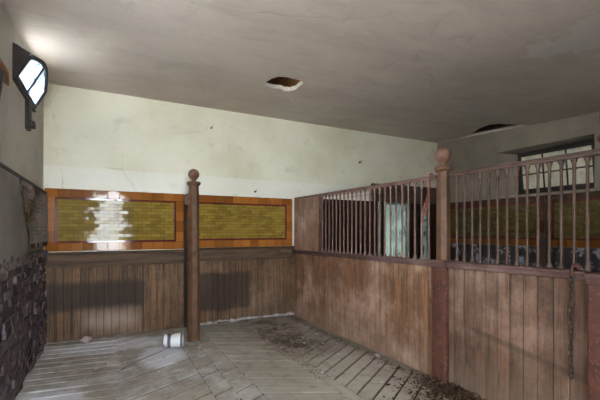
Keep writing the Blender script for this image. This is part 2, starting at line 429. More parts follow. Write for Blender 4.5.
# ------------------------------------------------------------------ walls
# left wall
FILL_LW = ((2.0,3.15),); LZ0, LZ1 = 2.25, 3.02  # extra left-wall window out of view, added to bring in more daylight
arch = [(4.12,2.88)]+[(5.15,2.88)]+[(5.15,3.17)]
for i in range(1, 12):
    a = i/12; arch.append((5.15-1.03*a, 3.17+.165*math.sin(PI*a)))
arch.append((4.12,3.17))
bm = B(); slab(bm, [(YF-.3,-.2),(YB+.3,-.2),(YB+.3,3.88),(YF-.3,3.88)], [arch]+[[(a,LZ0),(b,LZ0),(b,LZ1),(a,LZ1)] for a, b in FILL_LW], lambda y, z: (XL, y, z), (-.3,0,0))
wall_left = struct('wall_left', bm, M_GREY)
# grey render skin with ragged edges
out = [(YF,1.98),(YF,1.12)]+ragged((YF,1.15),(3.4,1.15),26,.05)+ragged((3.4,1.17),(4.62,1.20),12,.035)
out += ragged((4.62,1.22),(4.60,1.45),5,.03)+ragged((4.60,1.45),(4.36,1.75),7,.03)+ragged((4.36,1.75),(4.24,1.98),5,.03)+[(4.22,1.985)]
bm = B(); slab(bm, out[:1]+out[2:], [], lambda y, z: (XL+.035, y, z), (-.05,0,0)); struct('render_skin', bm, M_RENDER, wall_left)
# rough brickwork below
bm = B()
z = 0; row = 0
while z < 1.19:
    h = .068; y = 2.6+(row%2)*.11
    while y < YB-.01:
        L = .215*R.uniform(.88, 1.08)
        if R.random() > .06:
            px = XL+R.uniform(.010, .036); y2 = min(y+L, YB-.005)
            mt = Matrix.Translation((px, (y+y2)/2, z+h/2)) @ Matrix.Rotation(R.uniform(-.06,.06),4,'Z') @ Matrix.Rotation(R.uniform(-.03,.03),4,'X') @ Matrix.Rotation(R.uniform(-.1,.1),4,'Y')
            vs = box(bm, -.08, .012, -(y2-y)/2, (y2-y)/2, -h/2, h/2, mt)
            for v in vs: v.co += Vector((R.uniform(-.006,.006), R.uniform(-.006,.006), R.uniform(-.004,.004)))
        y += L+.012
    z += h+.011; row += 1
bk = struct('brickwork', bm, M_BRICK, wall_left, bevel=.012, seg=2)
bm = B(); box(bm, XL-.05, XL+.008, 2.4, YB, 0, 1.24); struct('mortar_bed', bm, M_MORTAR, wall_left)
bm = B()
for i in range(40):     # broken brick ends under the render
    y = R.uniform(3.2, 5.88); s = R.uniform(.02,.05); zz = 1.21+R.uniform(-.04,.05)
    mt = Matrix.Translation((XL+.01, y, zz)) @ Matrix.Rotation(R.uniform(-.6,.6),4,'X') @ Matrix.Rotation(R.uniform(-.4,.4),4,'Z')
    box(bm, -.03, .03, -s, s, -s*.5, s*.5, mt)
struct('broken_bricks', bm, M_BRICK, wall_left, bevel=.008)
bm = B(); box(bm, XL-.02, XL+.04, YF, YB, 1.988, 2.022); struct('trim_1', bm, M_SASH, bevel=.006)
# back wall with the doorway
D0, D1, DH = 4.98, 6.36, 2.32
bm = B(); slab(bm, [(XL-.3,-.2),(D0,-.2),(D0,DH),(D1,DH),(D1,-.2),(XR+.3,-.2),(XR+.3,3.88),(XL-.3,3.88)], [], lambda x, z: (x, YB, z), (0,.3,0))
wall_back = struct('wall_back', bm, M_CREAM)
# right wall with the hopper window opening (splayed)
W0, W1, WZ0, WZ1 = 2.93, 4.54, 2.14, 2.99
bm = B()
slab(bm, [(YF-.3,-.2),(YB+.3,-.2),(YB+.3,3.88),(YF-.3,3.88)], [[(W0,WZ0),(W1,WZ0),(W1,WZ1),(W0,WZ1)]], lambda y, z: (XR, y, z), (.34,0,0))
for v in bm.verts:
    if v.co.x > XR+.2 and abs(v.co.z-WZ0)+abs(v.co.z-WZ1) < 1 and W0-.1 < v.co.y < W1+.1:
        if v.co.y > 4: v.co.y -= .30
        if v.co.z > 2.6: v.co.z -= .06
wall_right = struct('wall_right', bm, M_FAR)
# front wall (behind the camera): doorway and a wide window
FD = (-.46, .56, 0, 2.85); FW = (-1.4, .6, 1.5, 2.6)
bm = B()
slab(bm, [(XL-.3,-.2),(FD[0],-.2),(FD[0],FD[3]),(FD[1],FD[3]),(FD[1],-.2),(XR+.3,-.2),(XR+.3,3.88),(XL-.3,3.88)],
     [], lambda x, z: (x, YF, z), (0,-.3,0))
wall_front = struct('wall_front', bm, M_GREY)

# ------------------------------------------------------------------ glazed tile panels
def tilegrid(bm, u0, u1, v0, v1, du, dv, f, nrm, stagger=True, g=.0035, tilt=.006, skip=None):
    nrm = Vector(nrm); r = 0; v = v0
    nv = max(1, round((v1-v0)/dv)); dv = (v1-v0)/nv
    for r in range(nv):
        va, vb = v0+r*dv+g/2, v0+(r+1)*dv-g/2
        u = u0-(du/2 if (stagger and r%2) else 0)
        while u < u1-1e-4:
            ua, ub = max(u+g/2, u0), min(u+du-g/2, u1-g/2)
            if ub-ua > .01 and not (skip and skip((ua+ub)/2, (va+vb)/2)):
                d = [R.uniform(-tilt, tilt)*.06 for _ in range(2)]
                P = [(ua,va,-d[0]-d[1]),(ub,va,d[0]-d[1]),(ub,vb,d[0]+d[1]),(ua,vb,-d[0]+d[1])]
                q = [bm.verts.new(Vector(f(a, b))+nrm*(.006+k)) for a, b, k in P]
                w = [bm.verts.new(Vector(f(a, b))-nrm*.004) for a, b, k in P]
                bm.faces.new(q)
                for i in range(4): bm.faces.new((q[i], w[i], w[(i+1)%4], q[(i+1)%4]))
            u += du
def tile_panel(u0, u1, z0, z1, f, nrm, label, group, bw=.115, far=False):
    loc = f((u0+u1)/2, z0)
    t = thing('tilework', loc, label, 'tile panel', group)
    bm = B(); a = Vector(f(u0, z0)); n = Vector(nrm)
    vs = [Vector(f(*p)) for p in ((u0,z0),(u1,z0),(u1,z1),(u0,z1))]
    q = [bm.verts.new(v+n*.003) for v in vs]; w = [bm.verts.new(v-n*.006) for v in vs]
    bm.faces.new(q); bm.faces.new(w[::-1])
    for i in range(4): bm.faces.new((q[i], w[i], w[(i+1)%4], q[(i+1)%4]))
    obj('grout_bed', bm, M_GROUT, t)
    bm = B()
    tilegrid(bm, u0, u1, z0, z0+bw, .15, bw, f, nrm, False)
    if not far: tilegrid(bm, u0, u1, z1-bw, z1, .15, bw, f, nrm, False)
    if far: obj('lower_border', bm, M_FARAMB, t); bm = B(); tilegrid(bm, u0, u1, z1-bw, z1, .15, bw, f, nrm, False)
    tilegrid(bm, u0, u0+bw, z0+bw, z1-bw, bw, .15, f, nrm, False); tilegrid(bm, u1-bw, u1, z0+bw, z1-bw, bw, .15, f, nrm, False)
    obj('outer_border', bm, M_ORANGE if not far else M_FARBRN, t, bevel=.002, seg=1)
    bm = B(); m_ = .026; a0, a1, b0, b1 = u0+bw, u1-bw, z0+bw, z1-bw
    tilegrid(bm, a0, a1, b0, b0+m_, .15, m_, f, nrm, False); tilegrid(bm, a0, a1, b1-m_, b1, .15, m_, f, nrm, False)
    tilegrid(bm, a0, a0+m_, b0+m_, b1-m_, m_, .15, f, nrm, False); tilegrid(bm, a1-m_, a1, b0+m_, b1-m_, m_, .15, f, nrm, False)
    obj('inner_border', bm, M_MAROON, t)
    bm = B(); tilegrid(bm, a0+m_, a1-m_, b0+m_, b1-m_, .125, .046, f, nrm, tilt=.016)
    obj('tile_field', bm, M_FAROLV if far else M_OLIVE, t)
    return t
fb = lambda x, z: (x, YB-.009, z)
tile_panel(XL+.012, 1.06, 1.222, 2.075, fb, (0,-1,0), 'glossy olive tile panel with amber border mirroring a bright doorway, left of ball-topped post', 'tile panels on the end wall')
tile_panel(1.10, 2.947, 1.235, 2.075, fb, (0,-1,0), 'olive tile panel with amber border between ball-topped post and corner of boarded partition', 'tile panels on the end wall')
fr = lambda y, z: (XR-.009, y, z)
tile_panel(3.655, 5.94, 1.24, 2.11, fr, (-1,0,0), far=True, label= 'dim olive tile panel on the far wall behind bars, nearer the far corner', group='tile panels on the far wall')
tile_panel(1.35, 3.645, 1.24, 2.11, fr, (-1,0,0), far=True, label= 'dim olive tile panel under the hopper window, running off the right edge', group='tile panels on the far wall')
# remnant of tiles on the left wall beside the corner
tp = thing('tile_remnant', (XL+.04, 5.3, 1.31), 'broken patch of dark glossy tiles on the left wall in the corner, with ragged edge', 'tile patch')
def gone(y, z):
    e = 4.66-.42*max(0, (z-1.45)/.5)+.10*mnoise.noise(Vector((z*9, 3, 1)))
    return y < e or (z < 1.36 and R.random() < .5)
bm = B(); tilegrid(bm, 4.2, 5.93, 1.315, 1.975, .125, .047, lambda y, z: (XL+.046, y, z), (1,0,0), skip=gone, tilt=.05)
obj('tile_field', bm, M_BROWNT, tp)
out = [(5.94,1.31),(5.94,1.98)]+ragged((4.27,1.98),(4.40,1.75),4,.02)+ragged((4.40,1.75),(4.66,1.45),6,.025)+ragged((4.66,1.45),(4.68,1.31),4,.02)+[(4.7,1.31)]
bm = B(); slab(bm, out, [], lambda y, z: (XL+.0425, y, z), (-.004,0,0)); obj('mortar_backing', bm, M_GROUT, tp)

# ------------------------------------------------------------------ wainscot on the end wall
def wainscot(x0, x1, zt, batten, label):
    t = thing('board_wainscot', ((x0+x1)/2, YB, 0), label, 'wall panelling', 'wainscots on the end wall')
    bm = B(); x = x0
    while x < x1-.01:
        w = min(.098*R.uniform(.93,1.07), x1-x)
        if x1-x-w < .03: w = x1-x
        box(bm, x+.0025, x+w-.0025, YB-.035+R.uniform(0,.004), YB-.005, .003+(R.choice((0,0,.01,.02)) if x > 1.4 else 0), zt-.19); x += w
    obj('boards', bm, M_WAIN, t, bevel=.004, seg=1)
    bm = B(); box(bm, x0, x1, YB-.012, YB-.002, .002, zt-.01); obj('backing', bm, M_DARKW, t)
    bm = B(); box(bm, x0, x1, YB-.05, YB-.003, zt-.215, zt-.035); obj('upper_rail', bm, M_WRAIL, t, bevel=.006)
    bm = B(); box(bm, x0, x1, YB-.065, YB-.003, zt-.03, zt-.002); obj('cap_moulding', bm, M_WRAIL, t, bevel=.01)
    for b in batten:
        bm = B(); box(bm, b, b+.10, YB-.046, YB-.02, .03, zt-.215); obj('batten', bm, M_WAIN, t, bevel=.005)
    return t
wainscot(XL+.03, 1.06, 1.215, (.48,), 'brown board wainscot with wide dark stain band, between brick wall and ball-topped post')
wainscot(1.10, 2.99, 1.235, (2.17,), 'brown board wainscot with square-topped dark stain, between ball-topped post and partition corner')

bm = B(); box(bm, 1.06, 1.10, YB-.03, YB-.001, 0, 2.07); struct('trim_3', bm, M_SASH, bevel=.004)
# ------------------------------------------------------------------ posts
def post(cx, cy, label, r=.074, wide=None, ball=.082, H=2.34, left=False):
    t = thing('stall_post', (cx, cy, 0), label, 'post', 'ball-topped stall posts')
    zt = H-2*ball-.05
    bm = B()
    lathe(bm, [(r*1.02,1.10),(r*1.12,1.13),(r*1.15,1.17),(r*1.12,1.20),(r*.98,1.225),(r*.96,zt-.16),(r*.9,zt-.11),(r*.86,zt-.02)], cx, cy, 8, rot=PI/8)
    obj('shaft', bm, M_POST, t, bevel=.006)
    bm = B(); lathe(bm, [(r*.86,zt-.035),(r*1.02,zt-.028),(r*1.2,zt-.01),(r*1.22,zt+.008),(r*1.05,zt+.02),(r*.6,zt+.026)], cx, cy, 20)
    obj('collar', bm, M_POST, t, smooth=True)
    bm = B(); pr = [(ball*.42,0),(ball*.36,.02),(ball*.40,.04)]
    for i in range(3, 17):
        a = PI*i/17; pr.append((ball*math.sin(a), .05+ball-ball*math.cos(a)))
    lathe(bm, pr, cx, cy, 22, z0=zt+.02-.02); obj('ball_finial', bm, M_BALL, t, smooth=True)
    if wide:
        bm = B(); a0, a1, b0, b1 = wide
        box(bm, cx+a0, cx+a1, cy+b0, cy+b1, 0, 1.15); obj('lower_casing', bm, M_POSTR, t, bevel=.018, seg=2)
        bm = B(); box(bm, cx+a0-.012, cx+a1+.012, cy+b0+.002, cy+b1-.002, 1.14, 1.185); box(bm, cx+a0-.03, cx+a1+.03, cy+b0+.002, cy+b1-.002, 1.18, 1.213); obj('casing_cap', bm, M_RAIL, t, bevel=.008)
    else:
        bm = B(); lathe(bm, [(r*1.16,0),(r*1.14,.06),(r*1.1,.5),(r*1.1,1.12)], cx, cy, 8, rot=PI/8); obj('lower_casing', bm, M_POST, t, bevel=.006)
    if left:
        bm = B(); box(bm, cx-.125, cx-.05, cy-.03, cy+.03, 1.86, 2.03)
        for v in bm.verts:
            if v.co.z > 2 and v.co.x < cx-.1: v.co.z -= .04
        obj('bracket', bm, M_POST, t, bevel=.008)
    return t
post(1.055, 5.17, 'brown ball-topped post standing alone in front of the tiled end wall', r=.076, ball=.074, H=2.35, left=True)
post(2.985, 2.62, 'ball-topped post between the two barred partition sections, with rust-red casing', wide=(-.078,.078,-.085,.085), r=.072)
post(2.985, 1.215, 'post at the right picture edge beside the hanging chain, rust-red casing', wide=(-.08,.08,-.10,.125), r=.072)

# ------------------------------------------------------------------ partitions
def zr(y): return 2.06+.03*(y-1.28)/4.65         # top of the rail
def bar_mesh(zb, zt, big):
    bm = B(); k = 1.02 if big else 1.0; r = .0105*k
    h = zt-zb
    lathe(bm, [(r*2.2,0),(r*2.2,.012),(r*1.5,.03),(r*1.1,.045),(r,.06),(r,h-.085),(r*1.5,h-.078),(r*1.5,h-.066),(r*1.05,h-.06),(r*1.2,h-.04),(r*2.1,h-.012),(r*2.1,h)], 0, 0, 10)
    bmesh.ops.recalc_face_normals(bm, faces=bm.faces)
    me = bpy.data.meshes.new('bar'); bm.to_mesh(me); bm.free()
    for p in me.polygons: p.use_smooth = True
    me.materials.append(M_BARD if big else M_BAR); return me
def partition(y0, y1, pitch, zl0, zl1, bars, mat, big, label, solid=None):
    org = Vector((XP+.03, (y0+y1)/2, 0))
    t = thing('stall_partition', org, label, 'stall partition', 'barred stall partitions')
    zl = lambda y: zl0+(zl1-zl0)*(y-y0)/(y1-y0)
    bm = B(); y = y0
    while y < y1-.005:
        w = min(pitch*R.uniform(.94,1.06), y1-y)
        if y1-y-w < .03: w = y1-y
        ju = R.uniform(0,.004)
        box(bm, XP+ju, XP+.055+ju, y+.003, y+w-.003, .004, zl(y+w/2)-.05); y += w
    obj('board_panel', bm, mat, t, bevel=.005, seg=1)
    def yrail(name, secs, mat_, bv):       # a moulding running along y between sloping heights
        bm = B()
        for xa, xb, za, zb in secs:
            vs = box(bm, xa, xb, y0, y1, 0, 1)
            for v in vs: v.co.z = zl(v.co.y)+(zb if v.co.z > .5 else za)
        obj(name, bm, mat_, t, bevel=bv)
    yrail('ledge', [(XP-.045,XP+.105,-.022,0),(XP-.022,XP+.085,-.062,-.018)], M_RAIL, .007)
    bm = B()
    for xa, xb, za, zb in ((XP+.002,XP+.058,-.018,0),(XP+.012,XP+.048,-.04,-.014)):
        vs = box(bm, xa, xb, y0-(.07 if big else 0), y1, 0, 1)
        for v in vs: v.co.z = zr(v.co.y)+(zb if v.co.z > .5 else za)
    obj('top_rail', bm, M_BARD if big else M_BAR, t, bevel=.006)
    me = None
    for yb in bars:
        me = bar_mesh(zl(yb)-.001, zr(yb)-.038, big)
        o = bpy.data.objects.new('bar', me); C.objects.link(o); o.parent = t
        o.location = Vector((XP+.03, yb, zl(yb)-.001))-org
    if solid:
        bm = B(); y = solid[0]
        while y < solid[1]-.005:
            w = min(.115, solid[1]-y); box(bm, XP+.006, XP+.05, y+.001, y+w-.001, zl(y+w/2)-.003, zr(y+w/2)-.03); y += w
        obj('solid_panel', bm, M_SOLID, t, bevel=.002, seg=1)
        bm = B(); box(bm, XP, XP+.058, solid[0]-.03, solid[0]+.012, zl(solid[0])-.003, zr(solid[0])-.03); obj('stile', bm, M_RAIL, t, bevel=.004)
    return t
partition(2.705, YB-.068, .098, 1.20, 1.165, [4.95-.0975*k for k in range(23)], M_PART, False,
          'long red-brown boarded partition with bars, from the corner to the rust-red post', (5.01, YB-.068))
partition(1.345, 2.535, .112, 1.22, 1.205, [2.455-.0839*k for k in range(14)], M_PARTN, True,
          'short weathered boarded partition with bars, right of the rust-red post behind the chain')

# chain
cy = 1.42
ch = thing('chain', (XP-.055, cy, .45), 'rusty iron chain hanging down the boards at the right end', 'chain')
bm = B(); tube(bm, [(XP+.03,cy,1.235),(XP-.03,cy,1.262),(XP-.058,cy,1.245),(XP-.062,cy,1.20),(XP-.05,cy,1.175),(XP-.04,cy,1.19)], .011, 8)
lathe(bm, [(.012,0),(.024,.01),(.024,.04),(.012,.05)], XP+.0, cy, 10, z0=1.222)
obj('hook', bm, M_POSTR, ch, smooth=True)
def link_pts(a):
    pts = []
    for i in range(14):
        th = 2*PI*i/14; yy = .0155*math.cos(th); zz = .0155*math.sin(th)+(.012 if math.sin(th) > 0 else -.012)
        pts.append((yy*math.sin(a), yy*math.cos(a), zz))
    return pts
bm = B(); tube(bm, link_pts(.5), .0062, 6, True)
org = ORG[ch.name]
l0 = obj('link', bm, M_IRON, ch, smooth=True); l0.data.transform(Matrix.Translation(org))
n = 0; z = 1.165
while z > .46:
    o = l0 if n == 0 else l0.copy()
    if n: C.objects.link(o)
    o.location = Vector((XP-.058+(.004 if z < 1.1 else 0)+R.uniform(-.003,.003), cy+R.uniform(-.004,.004)+.05*(1.165-z)*.3, z))-org
    o.rotation_euler = (R.uniform(-.12,.12), 0, (PI/2 if n%2 else 0)+R.uniform(-.25,.25)); n += 1; z -= .0375

# red cord by the rust-red post
bm = B()
def smooth_pts(P, n=5):
    P = [Vector(p) for p in P]; out = []
    for i in range(len(P)-1):
        a, b, c, d = P[max(i-1,0)], P[i], P[i+1], P[min(i+2,len(P)-1)]
        for k in range(n):
            s = k/n; out.append(.5*((2*b)+(c-a)*s+(2*a-5*b+4*c-d)*s*s+(3*b-a-3*c+d)*s**3))
    return out+[P[-1]]
xc = XP-.01
tube(bm, smooth_pts([(xc+.03,2.735,2.06),(xc-.004,2.735,2.085),(xc-.02,2.74,2.04),(xc-.02,2.735,1.95),(xc-.03,2.75,1.86),(xc-.04,2.80,1.72),(xc-.03,2.82,1.58)]), .008, 7)
tube(bm, smooth_pts([(xc-.02,2.735,1.96),(xc-.045,2.728,1.88),(xc-.04,2.735,1.80),(xc-.04,2.765,1.72),(xc-.035,2.79,1.66),(xc-.045,2.76,1.70),(xc-.05,2.735,1.80)]), .006, 6)
bmesh.ops.translate(bm, verts=bm.verts, vec=(0,0,0))
tag(obj('cord', bm, M_CORD, smooth=True), 'frayed red cord hanging from the top rail beside the ball-topped post', 'cord')

# ------------------------------------------------------------------ windows
def win_part(win, name, bm, m, **k): return obj(name, bm, m, win, **k)
w1 = thing('window_1', (XL, 4.635, 2.88), structure=True)
bm = B(); o_ = arch; i_ = [(4.15,2.91),(5.12,2.91)]+[(min(max(y,4.15),5.12), z-.03) for y, z in arch[2:]]
slab(bm, o_, [i_], lambda y, z: (XL-.02, y, z), (-.07,0,0)); win_part(w1, 'frame', bm, M_SASH)
# the sash leans into the room about its sill
ang = math.radians(27); hinge = Vector((XL+.005, 0, 2.885))
def lean(y, s, d=0): return hinge+Vector((math.sin(ang)*s+math.cos(ang)*d, y, math.cos(ang)*s-math.sin(ang)*d))
W = 1.0; ya, yb_ = 4.14, 5.14
def sash_out(m_):
    P = [(ya+m_, m_), (yb_-m_, m_), (yb_-m_, .25-m_*.4)]
    for i in range(1, 14):
        a = i/14; P.append((yb_-m_-(W-2*m_)*a, .25-m_*.4+(.135-m_*.6)*math.sin(PI*a)))
    P.append((ya+m_, .25-m_*.4)); return P
bm = B(); slab(bm, sash_out(0), [sash_out(.042)], lambda y, s: lean(y, s, .018), lean(0,0,-.018)-lean(0,0,.018))
for c_ in (4.64,):
    P = [(c_-.014,.03),(c_+.014,.03),(c_+.014,.37),(c_-.014,.37)]
    slab(bm, P, [], lambda y, s: lean(y, s, .014), lean(0,0,-.028)-lean(0,0,0))
sash = win_part(w1, 'sash', bm, M_SASH)
for a, b in ((0, 1), (1, 0)):
    base = sash_out(.04)
    P = [(max(y, 4.64), s) if a else (min(y, 4.64), s) for y, s in base]
    Q = []
    for p in P:
        if not Q or (abs(p[0]-Q[-1][0])+abs(p[1]-Q[-1][1])) > 1e-4: Q.append(p)
    # drop the collapsed points on the middle line except top and bottom
    mid_ = [p for p in Q if abs(p[0]-4.64) < 1e-5]
    tops = max((p[1] for p in base)); 
    Q = [p for p in Q if abs(p[0]-4.64) > 1e-5]
    if a: Q = [(4.64,.04)]+Q+[(4.64,tops)]
    else: Q = [Q[0],(4.64,.04),(4.64,tops)]+Q[1:]
    bm = B(); slab(bm, Q, [], lambda y, s: lean(y, s, .002), lean(0,0,-.004)-lean(0,0,0)); obj('pane', bm, M_MILKY, sash)
for y in (4.13, 5.135):        # draught cheeks
    bm = B()
    tri = [(XL-.06,2.885),(hinge.x+.01,2.885),(lean(0,.27).x,lean(0,.27).z),(XL-.01,3.20),(XL-.06,3.20)]
    slab(bm, tri, [], lambda x, z: (x, y, z), (0,.012,0)); win_part(w1, 'cheek', bm, M_SASH)
bm = B(); box(bm, XL-.01, XL+.03, 4.12, 5.16, 2.855, 2.885); win_part(w1, 'sill', bm, M_SASH, bevel=.005)

# far-wall hopper window
w2 = thing('window_2', (XR, 3.7, WZ0), structure=True)
F0, F1 = W0+.06, W1-.33; xw = XR+.30
bm = B(); slab(bm, [(F0-.08,WZ0+.02),(F1+.06,WZ0+.02),(F1+.06,WZ1-.03),(F0-.08,WZ1-.03)], [[(F0,WZ0+.08),(F1,WZ0+.08),(F1,WZ1-.06),(F0,WZ1-.06)]], lambda y, z: (xw, y, z), (-.06,0,0))
win_part(w2, 'frame', bm, M_SASH, bevel=.004)
a2 = math.radians(7); hx = xw-.05; hz = WZ0+.07; SH = .70
def lean2(y, s, d=0): return Vector((hx-math.sin(a2)*s-math.cos(a2)*d, y, hz+math.cos(a2)*s-math.sin(a2)*d))
bm = B(); q0, q1 = F0+.01, F1-.01
cells = []; mx = .04; mu = .018
ys = [q0+mx+(q1-q0-2*mx)*k/3 for k in range(4)]
for k in range(3):
    yA, yB_ = ys[k]+(mu/2 if k else 0), ys[k+1]-(mu/2 if k < 2 else 0)
    cells.append([(yA,.06),(yB_,.06),(yB_,.31),(yA,.31)]); cells.append([(yA,.335),(yB_,.335),(yB_,SH-.05),(yA,SH-.05)])
slab(bm, [(q0,0),(q1,0),(q1,SH),(q0,SH)], cells, lambda y, s: lean2(y, s, .02), lean2(0,0,-.02)-lean2(0,0,.02))
s2 = win_part(w2, 'sash', bm, M_SASH)
for cpoly in cells:
    g = [(y+dy, s+ds) for (y, s), (dy, ds) in zip(cpoly, ((-.004,-.004),(.004,-.004),(.004,.004),(-.004,.004)))]
    bm = B(); slab(bm, g, [], lambda y, s: lean2(y, s, .0), lean2(0,0,-.005)-lean2(0,0,0)); obj('pane', bm, M_PANE, s2)
bm = B(); box(bm, xw-.002, xw+.035, W0-.2, W1+.1, WZ0-.1, WZ1+.1); win_part(w2, 'shutter', bm, M_DARKW)
bm = B(); box(bm, XR-.03, XR+.29, W0-.03, W1+.02, WZ0-.035, WZ0+.012); win_part(w2, 'sill', bm, M_FAR, bevel=.008)

# doorway into the yard from the second stall
d1 = thing('door_1', ((D0+D1)/2, YB+.1, 0), structure=True)
bm = B(); box(bm, D0-.02, D1+.02, YB+.03, YB+.15, 2.11, DH); box(bm, D0, D0+.10, YB+.03, YB+.15, 0, 2.12); box(bm, 5.80, 5.87, YB+.03, YB+.15, 0, 2.12); box(bm, D1-.08, D1, YB+.03, YB+.15, 0, 2.12); box(bm, 5.87, 6.13, YB+.05, YB+.12, 0, 2.12)
win_part(d1, 'frame', bm, M_SASH, bevel=.006)
bm = B(); slab(bm, [(D0+.10,.02),(5.80,.02),(5.80,2.11),(D0+.10,2.11)], [[(D0+.15,.9),(5.74,.9),(5.74,2.06),(D0+.15,2.06)]], lambda x, z: (x, YB+.07, z), (0,.045,0))
dl = win_part(d1, 'leaf', bm, M_GREEN, bevel=.004)
bm = B(); box(bm, D0+.145, 5.745, YB+.085, YB+.091, .895, 2.065); obj('pane', bm, M_DIRTY, dl)
bm = B(); box(bm, 6.03, 6.36, YB+.012, YB+.018, 0.05, 2.11); win_part(d1, 'sidelight', bm, M_DIRTY)
bm = B(); box(bm, 6.35, 6.575, YB-.03, YB-.002, 0, 2.10); struct('trim_4', bm, M_DARKW, bevel=.005)
bm = B(); box(bm, 4.72, 6.57, YB-.05, YB-.002, 2.10, 2.46); struct('trim_2', bm, M_LINTEL, bevel=.006)
for k, (a_, b_) in enumerate(FILL_LW):  # frame for the added, unseen daylight window
    wk = thing('window_%d' % (3+k), (XL-.1, (a_+b_)/2, LZ0), structure=True); m_ = (a_+b_)/2
    bm = B(); slab(bm, [(a_,LZ0),(b_,LZ0),(b_,LZ1),(a_,LZ1)], [[(a_+.05,LZ0+.05),(m_-.02,LZ0+.05),(m_-.02,LZ1-.05),(a_+.05,LZ1-.05)],[(m_+.02,LZ0+.05),(b_-.05,LZ0+.05),(b_-.05,LZ1-.05),(m_+.02,LZ1-.05)]], lambda y, z: (XL-.1, y, z), (-.05,0,0)); obj('frame', bm, M_SASH, wk)
# front door reveal lining and front window frame
d2 = thing('door_2', ((FD[0]+FD[1])/2, YF-.15, 0), structure=True)
bm = B(); box(bm, FD[0], FD[0]+.06, YF-.25, YF-.13, 0, FD[3]); box(bm, FD[1]-.06, FD[1], YF-.25, YF-.13, 0, FD[3]); box(bm, FD[0], FD[1], YF-.25, YF-.13, FD[3]-.06, FD[3])
win_part(d2, 'frame', bm, M_OAK, bevel=.005)

# ------------------------------------------------------------------ second stall: dark panelling, dado, short post
t = thing('board_panelling', (3.87, YB, 0), 'dark brown boarded panel on the end wall seen through the bars of the long partition', 'wall panelling')
bm = B(); x = 3.03
while x < 4.80:
    box(bm, x+.002, min(x+.118, 4.83), YB-.03, YB-.004, .01, 2.05); x += .12
obj('boards', bm, M_DARKW, t, bevel=.005, seg=1)
bm = B(); box(bm, 3.03, 4.83, YB-.045, YB-.004, 2.045, 2.10); obj('cap_rail', bm, M_DARKW, t, bevel=.006)
bm = B(); box(bm, 4.75, 4.86, YB-.05, YB-.002, 0, 2.10); obj('end_stile', bm, M_DARKW, t, bevel=.006)
t = thing('dado', (XR, 3.6, 0), 'dark boarded dado with pale flaking paint under the far tile panels', 'dado')
bm = B(); y = 1.0
while y < 5.88:
    box(bm, XR-.035, XR-.004, y+.002, min(y+.128, 5.88), .01, 1.16); y += .13
tt = NT('flaking_dado_paint')
cc = tt.mix(tt.ramp(tt.noise(5, 6, .7), .52, .6), sr(48,42,42), sr(150,150,158))
M_DADO = tt.bsdf(cc, .7, .25)
obj('boards', bm, M_DADO, t, bevel=.005, seg=1)
bm = B(); box(bm, XR-.07, XR-.004, 1.0, 5.88, 1.155, 1.235); obj('cap_rail', bm, M_DADO, t, bevel=.008)
t = thing('bollard_post', (6.38, 3.55, 0), 'short dark square post standing against the far wall behind the bars', 'post')
bm = B(); box(bm, 6.30, 6.46, 3.47, 3.63, 0, 1.46); obj('shaft', bm, M_IRON, t, bevel=.012)
bm = B(); box(bm, 6.285, 6.475, 3.455, 3.645, 1.44, 1.485); obj('cap', bm, M_IRON, t, bevel=.012)
bm = B(); box(bm, 6.29, 6.47, 3.46, 3.64, 1.20, 1.24); obj('band', bm, M_IRON, t, bevel=.01)

# ------------------------------------------------------------------ small things on the walls
t = thing('wall_bracket', (XL, 4.79, 2.56), 'dark weathered timber bracket on the left wall below the leaning window', 'bracket')
bm = B(); box(bm, XL-.01, XL+.035, 4.69, 4.87, 2.56, 2.86)
for v in bm.verts:
    if v.co.z < 2.6: v.co.y = 4.76+(v.co.y-4.78)*.8
obj('back_plate', bm, M_SASH, t, bevel=.01)
bm = B(); box(bm, XL+.02, XL+.075, 4.74, 4.83, 2.585, 2.66); obj('peg', bm, M_SASH, t, bevel=.012)
t = thing('wall_shelf', (XL, 3.6, 2.64), 'small orange-brown wooden shelf at the left edge of the left wall', 'shelf')
bm = B(); slab(bm, [(XL-.01,3.2),(XL+.07,3.2),(XL+.07,3.62),(XL+.02,3.90),(XL-.01,3.88)], [], lambda x, y: (x, y, 2.72), (0,0,.03)); obj('board', bm, M_OAK, t, bevel=.005)
bm = B(); slab(bm, [(XL-.005,2.45),(XL+.02,2.45),(XL+.06,2.72),(XL-.005,2.72)], [], lambda x, z: (x, 3.52, z), (0,.04,0)); obj('bracket', bm, M_SASH, t)

nails = [((1.49, 3.16), .012, 'bent dark nail high on the cream end wall, above the lone post'), ((2.24, 2.17), .016, 'dark nail head low on the cream end wall right of the lone post'), ((4.44, 2.86), .02, 'dark hook in the cream end wall above the long partition')]
for (x, z), r, lab in nails:
    bm = B(); tube(bm, [(x,YB+.01,z),(x,YB-.03,z),(x+.004,YB-.045,z+.006),(x+.012,YB-.05,z+.03)], [r*.5,r*.5,r*.5,r*.4], 7)
    lathe(bm, [(r,0),(r*1.1,.004),(r*.6,.008)], 0, 0, 10)
    bm.verts.ensure_lookup_table()
    for v in list(bm.verts)[-30:]: v.co = Vector((x+v.co.x, YB-v.co.z, z+v.co.y))
    tag(obj('wall_nail', bm, M_IRON), lab, 'nail')

